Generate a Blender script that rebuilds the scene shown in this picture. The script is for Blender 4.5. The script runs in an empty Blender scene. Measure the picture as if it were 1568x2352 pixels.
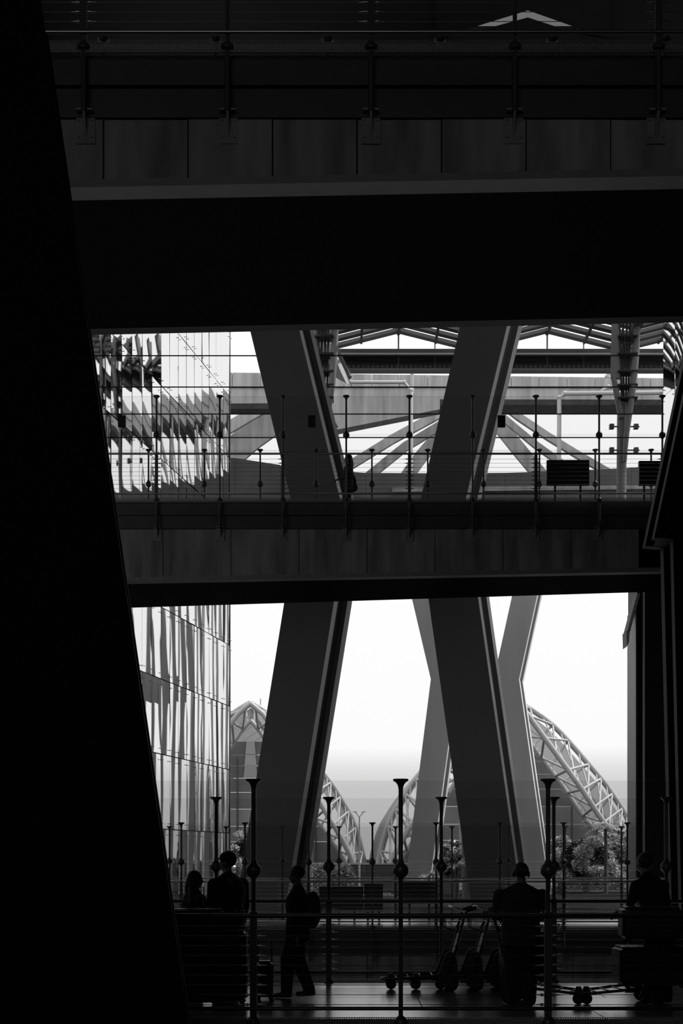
import bpy, bmesh, math, random
from mathutils import Vector, Matrix, Quaternion
random.seed(7)
PI = math.pi
F = 3000.0; CX = 784.0; HY = 1965.0; EYE = 1.69
sc = bpy.context.scene
col = sc.collection

# ------------------------------------------------------------------ camera
cam_data = bpy.data.cameras.new('camera')
cam_data.sensor_fit = 'VERTICAL'; cam_data.sensor_height = 36.0; cam_data.sensor_width = 24.0
cam_data.lens = 36.0 * F / 2352.0
cam_data.shift_y = (HY - 1176.0) / 2352.0
cam_data.clip_start = 0.1; cam_data.clip_end = 3000
cam = bpy.data.objects.new('camera', cam_data); col.objects.link(cam)
cam.location = (0, 0, EYE); cam.rotation_euler = (PI / 2, 0, 0)
sc.camera = cam

# ------------------------------------------------------------------ world, sun, light, exposure
w = bpy.data.worlds.new('overcast_sky'); sc.world = w; w.use_nodes = True
nt = w.node_tree; nt.nodes.clear()
wo = nt.nodes.new('ShaderNodeOutputWorld'); bg = nt.nodes.new('ShaderNodeBackground')
tc = nt.nodes.new('ShaderNodeTexCoord'); sx = nt.nodes.new('ShaderNodeSeparateXYZ'); rp = nt.nodes.new('ShaderNodeValToRGB')
nt.links.new(tc.outputs['Generated'], sx.inputs[0]); nt.links.new(sx.outputs['Z'], rp.inputs['Fac'])
nt.links.new(rp.outputs['Color'], bg.inputs['Color']); nt.links.new(bg.outputs[0], wo.inputs['Surface'])
bg.inputs['Strength'].default_value = 1.0
cr = rp.color_ramp
for p, v in ((0.0, .56), (.02, .58), (.052, .64), (.066, .76), (.082, .97), (.3, 1.02)):
    e = cr.elements.new(p) if p not in (0.0,) else cr.elements[0]
    e.color = (v, v, v, 1)
cr.elements[-1].color = (1.02, 1.02, 1.02, 1)

sun_d = bpy.data.lights.new('sun', 'SUN'); sun_d.energy = 3.0; sun_d.angle = math.radians(2)
sun = bpy.data.objects.new('sun', sun_d); col.objects.link(sun)
sun.rotation_euler = Vector((0.62, 0.22, 0.95)).to_track_quat('Z', 'Y').to_euler()

hall_d = bpy.data.lights.new('rear_fill_light', 'AREA'); hall_d.shape = 'RECTANGLE'  # added fill lamp behind the camera, lifts the surfaces facing it
hall_d.size = 20; hall_d.size_y = 12; hall_d.energy = 400
hall = bpy.data.objects.new('rear_fill_light', hall_d); col.objects.link(hall)
side_d = bpy.data.lights.new('left_fill_light', 'AREA'); side_d.shape = 'RECTANGLE'; side_d.size = 8; side_d.size_y = 8; side_d.energy = 120  # added fill lamp at the left, brightens the far bridge's concrete edge
side = bpy.data.objects.new('left_fill_light', side_d); col.objects.link(side)
side.location = (-13, 19, 9); side.rotation_euler = Vector((-.85, -.75, -.02)).to_track_quat('Z', 'Y').to_euler()
hall.location = (-7, -22, 13); hall.rotation_euler = (math.radians(88), 0, math.radians(-14))

sc.view_settings.view_transform = 'Standard'; sc.view_settings.look = 'None'
sc.view_settings.gamma = 1.0; sc.view_settings.exposure = 0.0
sc.view_settings.use_curve_mapping = False
sc.cycles.use_denoising = True
sc.cycles.max_bounces = 10; sc.cycles.transparent_max_bounces = 24

# ------------------------------------------------------------------ helpers
def P(px, py, d):
    return Vector(((px - CX) * d / F, d, EYE + (HY - py) * d / F))
def XX(px, d): return (px - CX) * d / F
def ZZ(py, d): return EYE + (HY - py) * d / F

def mat(name, v, rough=.6, metal=0.0, spec=.5, var=0.0, scale=3.0, stretch=(1, 1, 1), bump=0.0, bscale=None):
    m = bpy.data.materials.new(name); m.use_nodes = True
    n = m.node_tree; b = n.nodes['Principled BSDF']
    b.inputs['Base Color'].default_value = (v, v, v, 1); b.inputs['Roughness'].default_value = rough
    b.inputs['Metallic'].default_value = metal; b.inputs['Specular IOR Level'].default_value = spec
    g = n.nodes.new('ShaderNodeNewGeometry'); mp = n.nodes.new('ShaderNodeMapping')
    n.links.new(g.outputs['Position'], mp.inputs['Vector']); mp.inputs['Scale'].default_value = stretch
    no = n.nodes.new('ShaderNodeTexNoise'); no.inputs['Scale'].default_value = scale; no.inputs['Detail'].default_value = 5
    n.links.new(mp.outputs[0], no.inputs['Vector'])
    if var:
        r = n.nodes.new('ShaderNodeValToRGB'); n.links.new(no.outputs[0], r.inputs['Fac'])
        r.color_ramp.elements[0].position = .3; r.color_ramp.elements[1].position = .7
        a, c = v * (1 - var), v * (1 + var)
        r.color_ramp.elements[0].color = (a, a, a, 1); r.color_ramp.elements[1].color = (c, c, c, 1)
        n.links.new(r.outputs[0], b.inputs['Base Color'])
    if bump:
        bn = n.nodes.new('ShaderNodeBump'); bn.inputs['Strength'].default_value = bump; bn.inputs['Distance'].default_value = .02
        n2 = no
        if bscale:
            n2 = n.nodes.new('ShaderNodeTexNoise'); n2.inputs['Scale'].default_value = bscale
            n.links.new(mp.outputs[0], n2.inputs['Vector'])
        n.links.new(n2.outputs[0], bn.inputs['Height']); n.links.new(bn.outputs[0], b.inputs['Normal'])
    return m

def glass_mat(name, tint=.9, refl=1.0):
    m = bpy.data.materials.new(name); m.use_nodes = True
    n = m.node_tree; n.nodes.clear()
    o = n.nodes.new('ShaderNodeOutputMaterial'); mx = n.nodes.new('ShaderNodeMixShader')
    t = n.nodes.new('ShaderNodeBsdfTransparent'); g = n.nodes.new('ShaderNodeBsdfGlossy'); fr = n.nodes.new('ShaderNodeFresnel')
    t.inputs[0].default_value = (tint, tint, tint, 1); g.inputs['Roughness'].default_value = .02
    g.inputs[0].default_value = (refl, refl, refl, 1); ge = n.nodes.new('ShaderNodeNewGeometry'); ma = n.nodes.new('ShaderNodeMath'); ma.operation = 'MULTIPLY_ADD'; ma.inputs[1].default_value = 1 / 1.35 - 1.35; ma.inputs[2].default_value = 1.35
    n.links.new(ge.outputs['Backfacing'], ma.inputs[0]); n.links.new(ma.outputs[0], fr.inputs[0])
    n.links.new(fr.outputs[0], mx.inputs[0]); n.links.new(t.outputs[0], mx.inputs[1]); n.links.new(g.outputs[0], mx.inputs[2])
    n.links.new(mx.outputs[0], o.inputs[0])
    return m

M = {}
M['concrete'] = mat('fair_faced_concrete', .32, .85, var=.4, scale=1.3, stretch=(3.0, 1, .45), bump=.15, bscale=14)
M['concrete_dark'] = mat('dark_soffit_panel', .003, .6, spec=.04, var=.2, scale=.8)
M['steel_fascia'] = mat('dark_painted_fascia', .07, .45, var=.15)
M['ledge'] = mat('grey_painted_steel_ledge', .28, .4, var=.1)
M['post'] = mat('charcoal_painted_steel', .10, .35, metal=.3)
M['post_black'] = mat('black_painted_steel', .03, .4)
M['stainless'] = mat('brushed_stainless_steel', .55, .28, metal=1.0)
M['cable'] = mat('stainless_cable', .35, .4, metal=1.0)
M['mesh'] = mat('perforated_steel', .35, .45, metal=.8)
M['glass'] = glass_mat('clear_railing_glass', .955)
M['glass_edge'] = mat('polished_glass_edge', .35, .2)
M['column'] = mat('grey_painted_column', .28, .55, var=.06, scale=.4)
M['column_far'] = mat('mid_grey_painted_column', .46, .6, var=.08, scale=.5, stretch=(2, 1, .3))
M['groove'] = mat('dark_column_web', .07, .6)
M['flange'] = mat('sunlit_column_flange', .85, .5)  # sun on the flange edges put into a paler colour than the face
M['black'] = mat('black_cladding', .012, .5)
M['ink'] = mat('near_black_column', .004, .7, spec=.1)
M['wall'] = mat('dark_hall_wall', .03, .7)
M['plank'] = mat('dark_polished_board', .16, .20, spec=.9, var=.55, scale=2.2, stretch=(.5, 9, 1), bump=.05)
M['road'] = mat('grey_road', .22, .9, var=.2)
M['ground'] = mat('grey_asphalt', .02, 1.0, spec=0.0, var=.3, scale=.2)
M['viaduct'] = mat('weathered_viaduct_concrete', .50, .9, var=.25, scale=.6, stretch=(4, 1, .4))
M['viaduct_low'] = mat('dark_grey_road_concrete', .17, .9, var=.2, scale=.5)  # darker grey concrete of the ramp
M['pipe'] = mat('white_painted_pipe', .55, .45)
M['tube'] = mat('light_grey_painted_tube', .48, .5)
M['membrane'] = mat('translucent_roof_membrane', .35, .7)
_n = M['membrane'].node_tree; _t = _n.nodes.new('ShaderNodeBsdfTranslucent'); _t.inputs[0].default_value = (.38, .38, .38, 1); _m = _n.nodes.new('ShaderNodeMixShader'); _m.inputs[0].default_value = .45
_n.links.new(_n.nodes['Principled BSDF'].outputs[0], _m.inputs[1]); _n.links.new(_t.outputs[0], _m.inputs[2]); _n.links.new(_m.outputs[0], _n.nodes['Material Output'].inputs[0])
M['bracket'] = mat('weathered_grey_bracket', .30, .5, var=.2)
M['mast'] = mat('mid_grey_mast_paint', .26, .5)
M['rail_dark'] = mat('dark_handrail_steel', .08, .3, metal=.8)
M['roofsteel'] = mat('grey_roof_steel', .12, .5)
M['corr'] = mat('corrugated_metal', .18, .5, metal=.4)
M['clad'] = mat('grey_metal_cladding', .34, .6, var=.15, scale=.3)
M['clad_dark'] = mat('dark_grey_cladding', .22, .6, var=.15, scale=.3)
M['fabric'] = mat('pale_roof_membrane', .6, .8)
M['screen'] = mat('black_display_panel', .02, .35)
M['lamp'] = mat('white_lamp_head', .8, .4)
M['leaf'] = mat('sunlit_leaf', .6, .25, spec=1.0, var=.92, scale=7)  # sun sparkle and dark gaps put into the leaf colour contrast
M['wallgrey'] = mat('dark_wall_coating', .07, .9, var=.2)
M['leaf2'] = mat('shaded_inner_leaf', .05, .6, var=.5, scale=3)  # shade inside the crowns put into the colour of the inner leaves
M['bark'] = mat('bark', .1, .9, var=.3)
M['skin'] = mat('skin', .16, .6)
M['hair'] = mat('black_hair', .008, .6)
M['coat'] = mat('black_coat_cloth', .012, .9, var=.2, scale=8)
M['grey_cloth'] = mat('dark_grey_cloth', .03, .9, var=.2, scale=8)
M['trouser'] = mat('black_trousers', .010, .9)
M['shoe'] = mat('black_shoes', .02, .5)
M['rubber'] = mat('black_rubber', .010, .6)
M['case'] = mat('dark_suitcase_shell', .012, .35)
M['cart'] = mat('dark_grey_cart_steel', .025, .3, metal=.7)

# mirror glass facade: panes bulge a little, so reflections run in vertical streaks
mm = bpy.data.materials.new('wavy_mirror_glass'); mm.use_nodes = True
n = mm.node_tree; b = n.nodes['Principled BSDF']
b.inputs['Base Color'].default_value = (.80, .80, .80, 1); b.inputs['Metallic'].default_value = 1; b.inputs['Roughness'].default_value = .03
g = n.nodes.new('ShaderNodeNewGeometry'); mp = n.nodes.new('ShaderNodeMapping'); mp.inputs['Scale'].default_value = (.7, .5, .07)
no = n.nodes.new('ShaderNodeTexNoise'); no.inputs['Scale'].default_value = 1.0; no.inputs['Detail'].default_value = 0.0
bn = n.nodes.new('ShaderNodeBump'); bn.inputs['Strength'].default_value = .42; bn.inputs['Distance'].default_value = .10
n.links.new(g.outputs['Position'], mp.inputs['Vector']); n.links.new(mp.outputs[0], no.inputs['Vector'])
n.links.new(no.outputs[0], bn.inputs['Height']); n.links.new(bn.outputs[0], b.inputs['Normal'])
M['mirror'] = mm

class MB:
    def __init__(s): s.v = []; s.f = []; s.mi = []; s.smooth = []
    def add(s, vs, fs, mi=0, sm=False):
        k = len(s.v); s.v += [tuple(v) for v in vs]
        for f in fs: s.f.append([i + k for i in f]); s.mi.append(mi); s.smooth.append(sm)
    def box(s, c, d, rot=None, mi=0):
        x, y, z = d[0] / 2, d[1] / 2, d[2] / 2
        vs = [Vector(p) for p in ((-x, -y, -z), (x, -y, -z), (x, y, -z), (-x, y, -z), (-x, -y, z), (x, -y, z), (x, y, z), (-x, y, z))]
        if rot is not None: vs = [rot @ v for v in vs]
        c = Vector(c); s.add([v + c for v in vs], [(0, 3, 2, 1), (4, 5, 6, 7), (0, 1, 5, 4), (1, 2, 6, 5), (2, 3, 7, 6), (3, 0, 4, 7)], mi)
        return s
    def bb(s, x0, x1, y0, y1, z0, z1, mi=0):
        return s.box(((x0 + x1) / 2, (y0 + y1) / 2, (z0 + z1) / 2), (abs(x1 - x0), abs(y1 - y0), abs(z1 - z0)), None, mi)
    def tube(s, p0, p1, r0, r1=None, n=8, mi=0, caps=True):
        if r1 is None: r1 = r0
        p0, p1 = Vector(p0), Vector(p1); a = (p1 - p0)
        if a.length < 1e-6: return s
        q = a.to_track_quat('Z', 'Y'); vs = []
        for p, r in ((p0, r0), (p1, r1)):
            for i in range(n):
                t = 2 * PI * i / n; vs.append(p + q @ Vector((r * math.cos(t), r * math.sin(t), 0)))
        fs = [(i, (i + 1) % n, n + (i + 1) % n, n + i) for i in range(n)]
        s.add(vs, fs, mi, True)
        if caps: s.add(vs, [tuple(range(n - 1, -1, -1)), tuple(range(n, 2 * n))], mi)
        return s
    def path(s, pts, r, n=8, mi=0, closed=False):
        pts = [Vector(p) for p in pts]; m = len(pts); rs = r if isinstance(r, (list, tuple)) else [r] * m
        rings = []; prev = None
        for i, p in enumerate(pts):
            a = pts[min(i + 1, m - 1)] - pts[max(i - 1, 0)]
            if a.length < 1e-9: a = Vector((0, 0, 1))
            a.normalize()
            if prev is None:
                q = a.to_track_quat('Z', 'Y'); ux = q @ Vector((1, 0, 0))
            else:
                ux = prev - a * prev.dot(a); ux.normalize()
            uy = a.cross(ux); prev = ux
            rings.append([p + ux * rs[i] * math.cos(2 * PI * k / n) + uy * rs[i] * math.sin(2 * PI * k / n) for k in range(n)])
        vs = [v for r_ in rings for v in r_]
        fs = [(i * n + k, i * n + (k + 1) % n, (i + 1) * n + (k + 1) % n, (i + 1) * n + k) for i in range(m - 1) for k in range(n)]
        s.add(vs, fs, mi, True)
        s.add(rings[0], [tuple(range(n - 1, -1, -1))], mi); s.add(rings[-1], [tuple(range(n))], mi)
        return s
    def lathe(s, prof, n=16, c=(0, 0, 0), mi=0, q=None):
        c = Vector(c); vs = []
        for r, z in prof:
            for i in range(n):
                t = 2 * PI * i / n; v = Vector((r * math.cos(t), r * math.sin(t), z))
                if q is not None: v = q @ v
                vs.append(v + c)
        m = len(prof)
        fs = [(j * n + i, j * n + (i + 1) % n, (j + 1) * n + (i + 1) % n, (j + 1) * n + i) for j in range(m - 1) for i in range(n)]
        s.add(vs, fs, mi, True)
        s.add(vs, [tuple(range(n - 1, -1, -1)), tuple(range((m - 1) * n, m * n))], mi)
        return s
    def prism(s, poly, off, mi=0):
        """front polygon (list of 3D points) extruded by the vector off"""
        off = Vector(off); k = len(poly); a = [Vector(p) for p in poly]; bq = [p + off for p in a]
        s.add(a + bq, [tuple(range(k)), tuple(range(2 * k - 1, k - 1, -1))] + [(i, i + k, (i + 1) % k + k, (i + 1) % k) for i in range(k)], mi)
        return s
    def ell(s, c, r, nu=14, nv=9, mi=0, q=None):
        prof = []
        vs = []; c = Vector(c)
        for j in range(nv + 1):
            ph = -PI / 2 + PI * j / nv; cr_ = max(math.cos(ph), .02)
            for i in range(nu):
                t = 2 * PI * i / nu
                v = Vector((r[0] * cr_ * math.cos(t), r[1] * cr_ * math.sin(t), r[2] * math.sin(ph)))
                if q is not None: v = q @ v
                vs.append(v + c)
        fs = [(j * nu + i, j * nu + (i + 1) % nu, (j + 1) * nu + (i + 1) % nu, (j + 1) * nu + i) for j in range(nv) for i in range(nu)]
        s.add(vs, fs, mi, True); s.add(vs, [tuple(range(nu - 1, -1, -1)), tuple(range(nv * nu, (nv + 1) * nu))], mi)
        return s
    def mesh(s, name, mats):
        me = bpy.data.meshes.new(name); me.from_pydata(s.v, [], s.f)
        for m in (mats if isinstance(mats, (list, tuple)) else [mats]): me.materials.append(m)
        me.polygons.foreach_set('material_index', s.mi); me.polygons.foreach_set('use_smooth', s.smooth)
        me.update(); return me

def link(name, me, parent=None, loc=None):
    o = bpy.data.objects.new(name, me); col.objects.link(o)
    if parent: o.parent = parent
    if loc is not None: o.location = loc
    return o
def obj(name, mb, mats, parent=None, loc=None): return link(name, mb.mesh(name, mats), parent, loc)
def fixn(o):
    bm = bmesh.new(); bm.from_mesh(o.data); bmesh.ops.recalc_face_normals(bm, faces=bm.faces); bm.to_mesh(o.data); bm.free(); return o
def tag(o, label=None, cat=None, group=None, kind=None):
    if label: o['label'] = label
    if cat: o['category'] = cat
    if group: o['group'] = group
    if kind: o['kind'] = kind
    return o
def thing(name, label, cat, loc=(0, 0, 0), rotz=0, group=None):
    o = bpy.data.objects.new(name, None); col.objects.link(o); o.location = loc; o.rotation_euler = (0, 0, rotz)
    o.empty_display_size = .3
    return tag(o, label, cat, group)
def struct(name, mb, m, label=None):
    o = obj(name, mb, m); o['kind'] = 'structure'
    if label: o['label'] = label
    return o

# ------------------------------------------------------------------ hall shell (setting)
struct('ceiling', MB().bb(-16, 3.3, -26, 46, 27, 27.6).bb(7.3, 16, -26, 46, 27, 27.6).bb(3.3, 7.3, -26, 38.8, 27, 27.6).bb(3.3, 7.3, 40.8, 46, 27, 27.6), M['wall'], 'dark roof slab high above the bridges')
def PZ(px, py, z=27.0):
    d = (z - EYE) * F / (HY - py); return Vector((XX(px, d), d, z))
rb = MB()
for poly in ([(1000, 0), (1400, 0), (1400, 88), (1325, 64), (1212, 24), (1108, 56), (1000, 94)], [(1000, 97), (1108, 69), (1212, 41), (1325, 78), (1400, 92), (1400, 112), (1000, 112)]):
    rb.prism([PZ(x, y, 26.9) for x, y in poly], (0, 0, .015))
struct('trim_1', rb, M['wall'], 'dark boards around the slanting skylight slits')
struct('window_1', MB().bb(3.3, 7.3, 38.8, 40.8, 27.3, 27.32), glass_mat('smoked_skylight_glass', .4), 'smoked skylight glass in the dark roof')
struct('wall_left', MB().bb(-16.5, -16, -26, 34, -12, 27.6), M['wall'], 'dark left side wall of the hall')
struct('wall_right', MB().bb(16, 16.5, -26, 34, -12, 27.6), M['wall'], 'dark right side wall of the hall')
struct('wall_back', MB().bb(-16.5, 16.5, -26.5, -26, -12, 27.6), M['wall'], 'dark wall behind the viewpoint')
struct('floor', MB().bb(-16, 16, -26, 36, -12.3, -12), M['wall'], 'dark lower floor under the bridges')
struct('ground', MB().bb(-260, 260, 36.05, 700, -1.0, -.5), M['ground'], 'grey asphalt forecourt outside the hall')

# ------------------------------------------------------------------ near lower bridge
D_NL, D_NLb = 13.314, 17.42
D_FL, D_FLb = 30.76, 34.70
D_NU, D_NUb = 13.64, 17.45
D_FU, D_FUb = 31.0, 35.1
ZU = 10.13
def bridge(name, label, d0, d1, z, top_fascia, conc, bot, x0=-10, x1=10, skew=0.0, q=-.03, rear=0.0, joints=None, loc=None, planks=False, mats=None):
    t = thing(name, label, 'bridge', (0, (d0 + d1) / 2, z))
    o = Vector((0, (d0 + d1) / 2, z))
    def sh(mb): mb.v = [(v[0] - o.x, v[1] - o.y, v[2] - o.z + (.019 * v[0] if v[2] < z - top_fascia - .05 else 0)) for v in mb.v]; return mb
    ya, yb = d0 + .14, d1 - .14
    # deck slab
    def skewbox(mb, xa, xb, y0, y1l, y1r, za, zb):
        mb.add([(xa, y0, za), (xb, y0, za), (xb, y1r, za), (xa, y1l, za), (xa, y0, zb), (xb, y0, zb), (xb, y1r, zb), (xa, y1l, zb)],
               [(0, 3, 2, 1), (4, 5, 6, 7), (0, 1, 5, 4), (1, 2, 6, 5), (2, 3, 7, 6), (3, 0, 4, 7)])
        return mb
    obj('deck_slab', sh(skewbox(MB(), x0, x1, ya, yb + skew, yb - skew, z - .45, z - (.04 if planks else 0))), M['steel_fascia'], t)
    # two bands of fascia with a shadow gap, then a ledge
    zt = z - .06
    h1 = (top_fascia) * .42
    obj('fascia', sh(MB().bb(x0, x1, ya - .06, ya, zt - h1, zt)), M['steel_fascia'], t)
    obj('fascia', sh(MB().bb(x0, x1, ya - .02, ya + .02, z - top_fascia + .07, zt - h1 - .02)), M['steel_fascia'], t)
    obj('ledge', sh(MB().bb(x0, x1, ya - .05, ya + .02, z - top_fascia, z - top_fascia + .07)), M['steel_fascia'], t)
    # concrete edge beam, panel by panel
    za, zb = z - conc, z - top_fascia - .01
    jl = joints
    for k in range(len(jl) - 1):
        xa, xb = jl[k] + .008, jl[k + 1] - .008
        obj('concrete_panel', sh(MB().bb(xa, xb, ya - .03 + .006 * (k % 3), ya + .15, za, zb)), M['concrete'], t)
    obj('bottom_ledge', sh(MB().bb(x0, x1, ya - .12, ya + .15, z - bot, za)), M['ledge'], t)
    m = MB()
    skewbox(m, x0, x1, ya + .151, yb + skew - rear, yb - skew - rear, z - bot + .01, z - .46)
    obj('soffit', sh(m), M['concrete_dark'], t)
    m = MB()
    m.add([(x0, yb + skew + .02, z - bot - q), (x1, yb - skew + .02, z - bot - q), (x1, yb - skew + .25, z - bot - q), (x0, yb + skew + .25, z - bot - q),
           (x0, yb + skew + .02, z - .2), (x1, yb - skew + .02, z - .2), (x1, yb - skew + .25, z - .2), (x0, yb + skew + .25, z - .2)],
          [(0, 3, 2, 1), (4, 5, 6, 7), (0, 1, 5, 4), (1, 2, 6, 5), (2, 3, 7, 6), (3, 0, 4, 7)])
    obj('rear_edge_beam', sh(m), M['steel_fascia'], t)
    return t
jn = [XX(625, 13.7) + .89 * k for k in range(-10, 13)]
jf = [XX(530, 31.1) + 1.62 * k for k in range(-6, 7)]
bridge('footbridge', 'dark upper footbridge nearest the viewer, crossing the top of the picture', D_NU, D_NUb, ZU, .68, 1.32, 1.40, skew=.06, joints=jn)
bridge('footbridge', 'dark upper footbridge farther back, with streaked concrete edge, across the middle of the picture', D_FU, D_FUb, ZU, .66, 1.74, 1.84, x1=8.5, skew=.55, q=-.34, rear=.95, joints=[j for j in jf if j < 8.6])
# lower near bridge: boards laid lengthwise
t = bridge('footbridge', 'lower footbridge with board floor where the people walk', D_NL, D_NLb, 0.0, .68, 1.32, 1.40, joints=jn, planks=True)
yc = (D_NL + D_NLb) / 2
ys = [13.50, 14.52, 15.55, 16.62, 17.30]
for r in range(4):
    xs = [-9.6 + (1.9 if r % 2 else 0)]
    while xs[-1] < 9.6: xs.append(xs[-1] + 4.3)
    if r in (0, 2): xs = [XX(1370, (ys[r] + ys[r + 1]) / 2) + 4.4 * k for k in range(-3, 3)]
    for k in range(len(xs) - 1):
        a, c = xs[k] + .006, xs[k + 1] - .006
        obj('floor_board', MB().bb(a, c, ys[r] + .008 - yc, ys[r + 1] - .008 - yc, -.04, 0.0), M['plank'], t)
# lower far bridge
t = bridge('footbridge', 'lower footbridge farther back, seen through the railings of the near one', D_FL, D_FLb, 0.0, .66, 1.74, 1.84, x1=8.5, joints=[j for j in jf if j < 8.6], planks=True)
yc = (D_FL + D_FLb) / 2
for r in range(4):
    for k in range(6):
        x0_ = -9.8 + k * 3.05 + (1.4 if r % 2 else 0)
        obj('floor_board', MB().bb(x0_, x0_ + 3.04, D_FL + .16 + r * .92 - yc, D_FL + .16 + r * .92 + .91 - yc, -.04, 0), M['plank'], t)

# ------------------------------------------------------------------ glass railings
def post_mesh(thick):
    m = MB()
    r = .023
    m.lathe([(r, -.02), (r, 1.44), (.028, 1.455), (.045, 1.475), (.070, 1.495), (.078, 1.51), (.078, 1.565), (.066, 1.585), (.04, 1.61), (r + .002, 1.645),
             (r, 1.66), (r, 2.36), (r + .004, 2.39), (.036, 2.415), (.055, 2.437), (.078, 2.45), (.078, 2.47)], 14)
    if thick:
        m.bb(-.036, .036, -.03, .03, 0, 1.12)
    m.lathe([(.07, -.03), (.075, 0), (.04, .045), (r, .06)], 12)          # base cap
    m.tube((0, 0, -.66), (0, 0, -.02), .030, n=10)
    return m.mesh('post', M['post'])
def bracket_mesh():
    m = MB()
    m.bb(-.085, .085, .02, .14, -.64, -.62)                                # seat plate
    m.bb(-.10, .10, .10, .125, -.95, -.64)                                  # wall plate
    m.prism([(.012, -.02, -.64), (.012, .12, -.64), (.012, .12, -.93)], (-.024, 0, 0))
    for sx_ in (-.07, .07):
        for z_ in (-.70, -.88): m.tube((sx_, .10, z_), (sx_, .085, z_), .012, n=6)
    return m.mesh('bracket', M['bracket'])
def ends_mesh():
    m = MB()
    for i in range(9):
        z = .17 + i * .1
        for s_ in (-1, 1):
            m.tube((s_ * .036, 0, z), (s_ * .13, 0, z), .011, .006, n=6)
            m.tube((s_ * .052, 0, z), (s_ * .075, 0, z), .017, n=6)
    return m.mesh('cable_tensioner', M['stainless'])
def lattice_mesh(wd, z0, z1, n):
    m = MB(); h = z1 - z0; st = wd / n; t_ = .0035
    for i in range(-1, n):
        for s_ in (1, -1):
            xa = i * st; xb = xa + h * .62
            if s_ < 0: xa, xb = xb, xa
            def cl(x): return min(max(x, 0), wd)
            m.add([(cl(xa) - t_, 0, z0), (cl(xa) + t_, 0, z0), (cl(xb) + t_, 0, z1), (cl(xb) - t_, 0, z1),
                   (cl(xa) - t_, .006, z0), (cl(xa) + t_, .006, z0), (cl(xb) + t_, .006, z1), (cl(xb) - t_, .006, z1)],
                  [(0, 1, 2, 3), (7, 6, 5, 4), (1, 5, 6, 2), (0, 3, 7, 4)])
    m.bb(0, wd, -.002, .012, z0 - .008, z0); m.bb(0, wd, -.002, .012, z1, z1 + .008)
    return m.mesh('mesh_strip', M['mesh'])
POST = [post_mesh(False), post_mesh(True)]; BRK = bracket_mesh(); ENDS = ends_mesh(); LAT = lattice_mesh(1.5, -.055, .035, 60)
def pane_mesh(z0, z1):
    m = MB(); a, c = .03, 1.47; y = .006
    m.add([(a, -y, z0), (c, -y, z0), (c, -y, z1), (a, -y, z1)], [(0, 1, 2, 3)], 0)
    m.add([(a, y, z0), (c, y, z0), (c, y, z1), (a, y, z1)], [(3, 2, 1, 0)], 0)
    for (q0, q1) in (((a, z0), (c, z0)), ((c, z0), (c, z1)), ((c, z1), (a, z1)), ((a, z1), (a, z0))):
        m.add([(q0[0], -y, q0[1]), (q1[0], -y, q1[1]), (q1[0], y, q1[1]), (q0[0], y, q0[1])], [(0, 1, 2, 3)], 1)
    return m.mesh('glass_pane', [M['glass'], M['glass_edge']])
PANE_T = pane_mesh(1.55, 2.45); PANE_L = pane_mesh(1.13, 1.53)
def railing(label, d, z, pxp, pitch, k0, k1, parity, rail='stainless'):
    X0 = XX(pxp, d)
    t = thing('glass_railing', label, 'railing', (X0, d, z), 0)
    for k in range(k0, k1 + 1):
        th = (k % 2 == parity)
        p = link('post', POST[1 if th else 0], t, (k * 1.5, 0, 0))
        link('bracket', BRK, t, (k * 1.5, 0, 0))
        if th: tag(link('cable_tensioner', ENDS, t, (k * 1.5, 0, 0)), kind='stuff')
        if k < k1:
            link('glass_pane', PANE_T, t, (k * 1.5, 0, 0)); link('glass_pane', PANE_L, t, (k * 1.5, 0, 0))
            link('mesh_strip', LAT, t, (k * 1.5, -.02, 0))
    L0, L1 = k0 * 1.5, k1 * 1.5
    obj('handrail', MB().tube((L0, -.05, 1.08), (L1, -.05, 1.08), .024, n=12), M[rail], t)
    obj('lower_rail', MB().tube((L0, -.04, .135), (L1, -.04, .135), .020, n=10), M[rail], t)
    for i in range(9):
        obj('cable', MB().tube((L0, 0, .17 + i * .1), (L1, 0, .17 + i * .1), .0035, n=5), M['cable'] if rail == 'stainless' else M['post_black'], t)
    return t
railing('tall glass and cable railing along the lower near footbridge, closest to the viewer', D_NL, 0, 920, 338, -4, 4, 1, 'rail_dark')
railing('glass and cable railing on the far side of the lower near footbridge, behind the people', D_NLb, 0, 1013, 258, -4, 4, 1, 'rail_dark')
railing('glass railing on the near edge of the lower footbridge farther back', D_FL, 0, 855, 146.3, -6, 5, 1)
railing('glass railing on the far edge of the lower footbridge farther back', D_FLb, 0, 908, 129.7, -7, 5, 0)
railing('glass railing along the top of the picture on the near upper footbridge', D_NU, ZU, 852, 330, -4, 4, 0)
railing('glass railing on the far edge of the near upper footbridge', D_NUb, ZU, 1010, 258, -5, 4, 0)
railing('glass and cable railing on the near edge of the far upper footbridge, mid picture', D_FU, ZU, 940, 145.1, -6, 4, 0)
railing('glass railing on the far edge of the far upper footbridge, mid picture', D_FUb, ZU, 982, 128.2, -7, 5, 1)

# small dark boxes fixed to the glass of the upper far railing
for px, lb in ((280, 'small black box fixed high on the glass in front of the mirrored facade'),
               (716, 'small black box in front of the left slanting column'),
               (1151, 'small black box in front of the right slanting column')):
    c = P(px, 968, D_FU - .06)
    tt = thing('speaker_box', lb, 'box', c)
    m = MB().bb(-.09, .09, -.04, .04, -.135, .135); obj('case', m, M['black'], tt)
    obj('mounting_plate', MB().bb(-.05, .05, .04, .055, -.05, .05), M['post_black'], tt)

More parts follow.
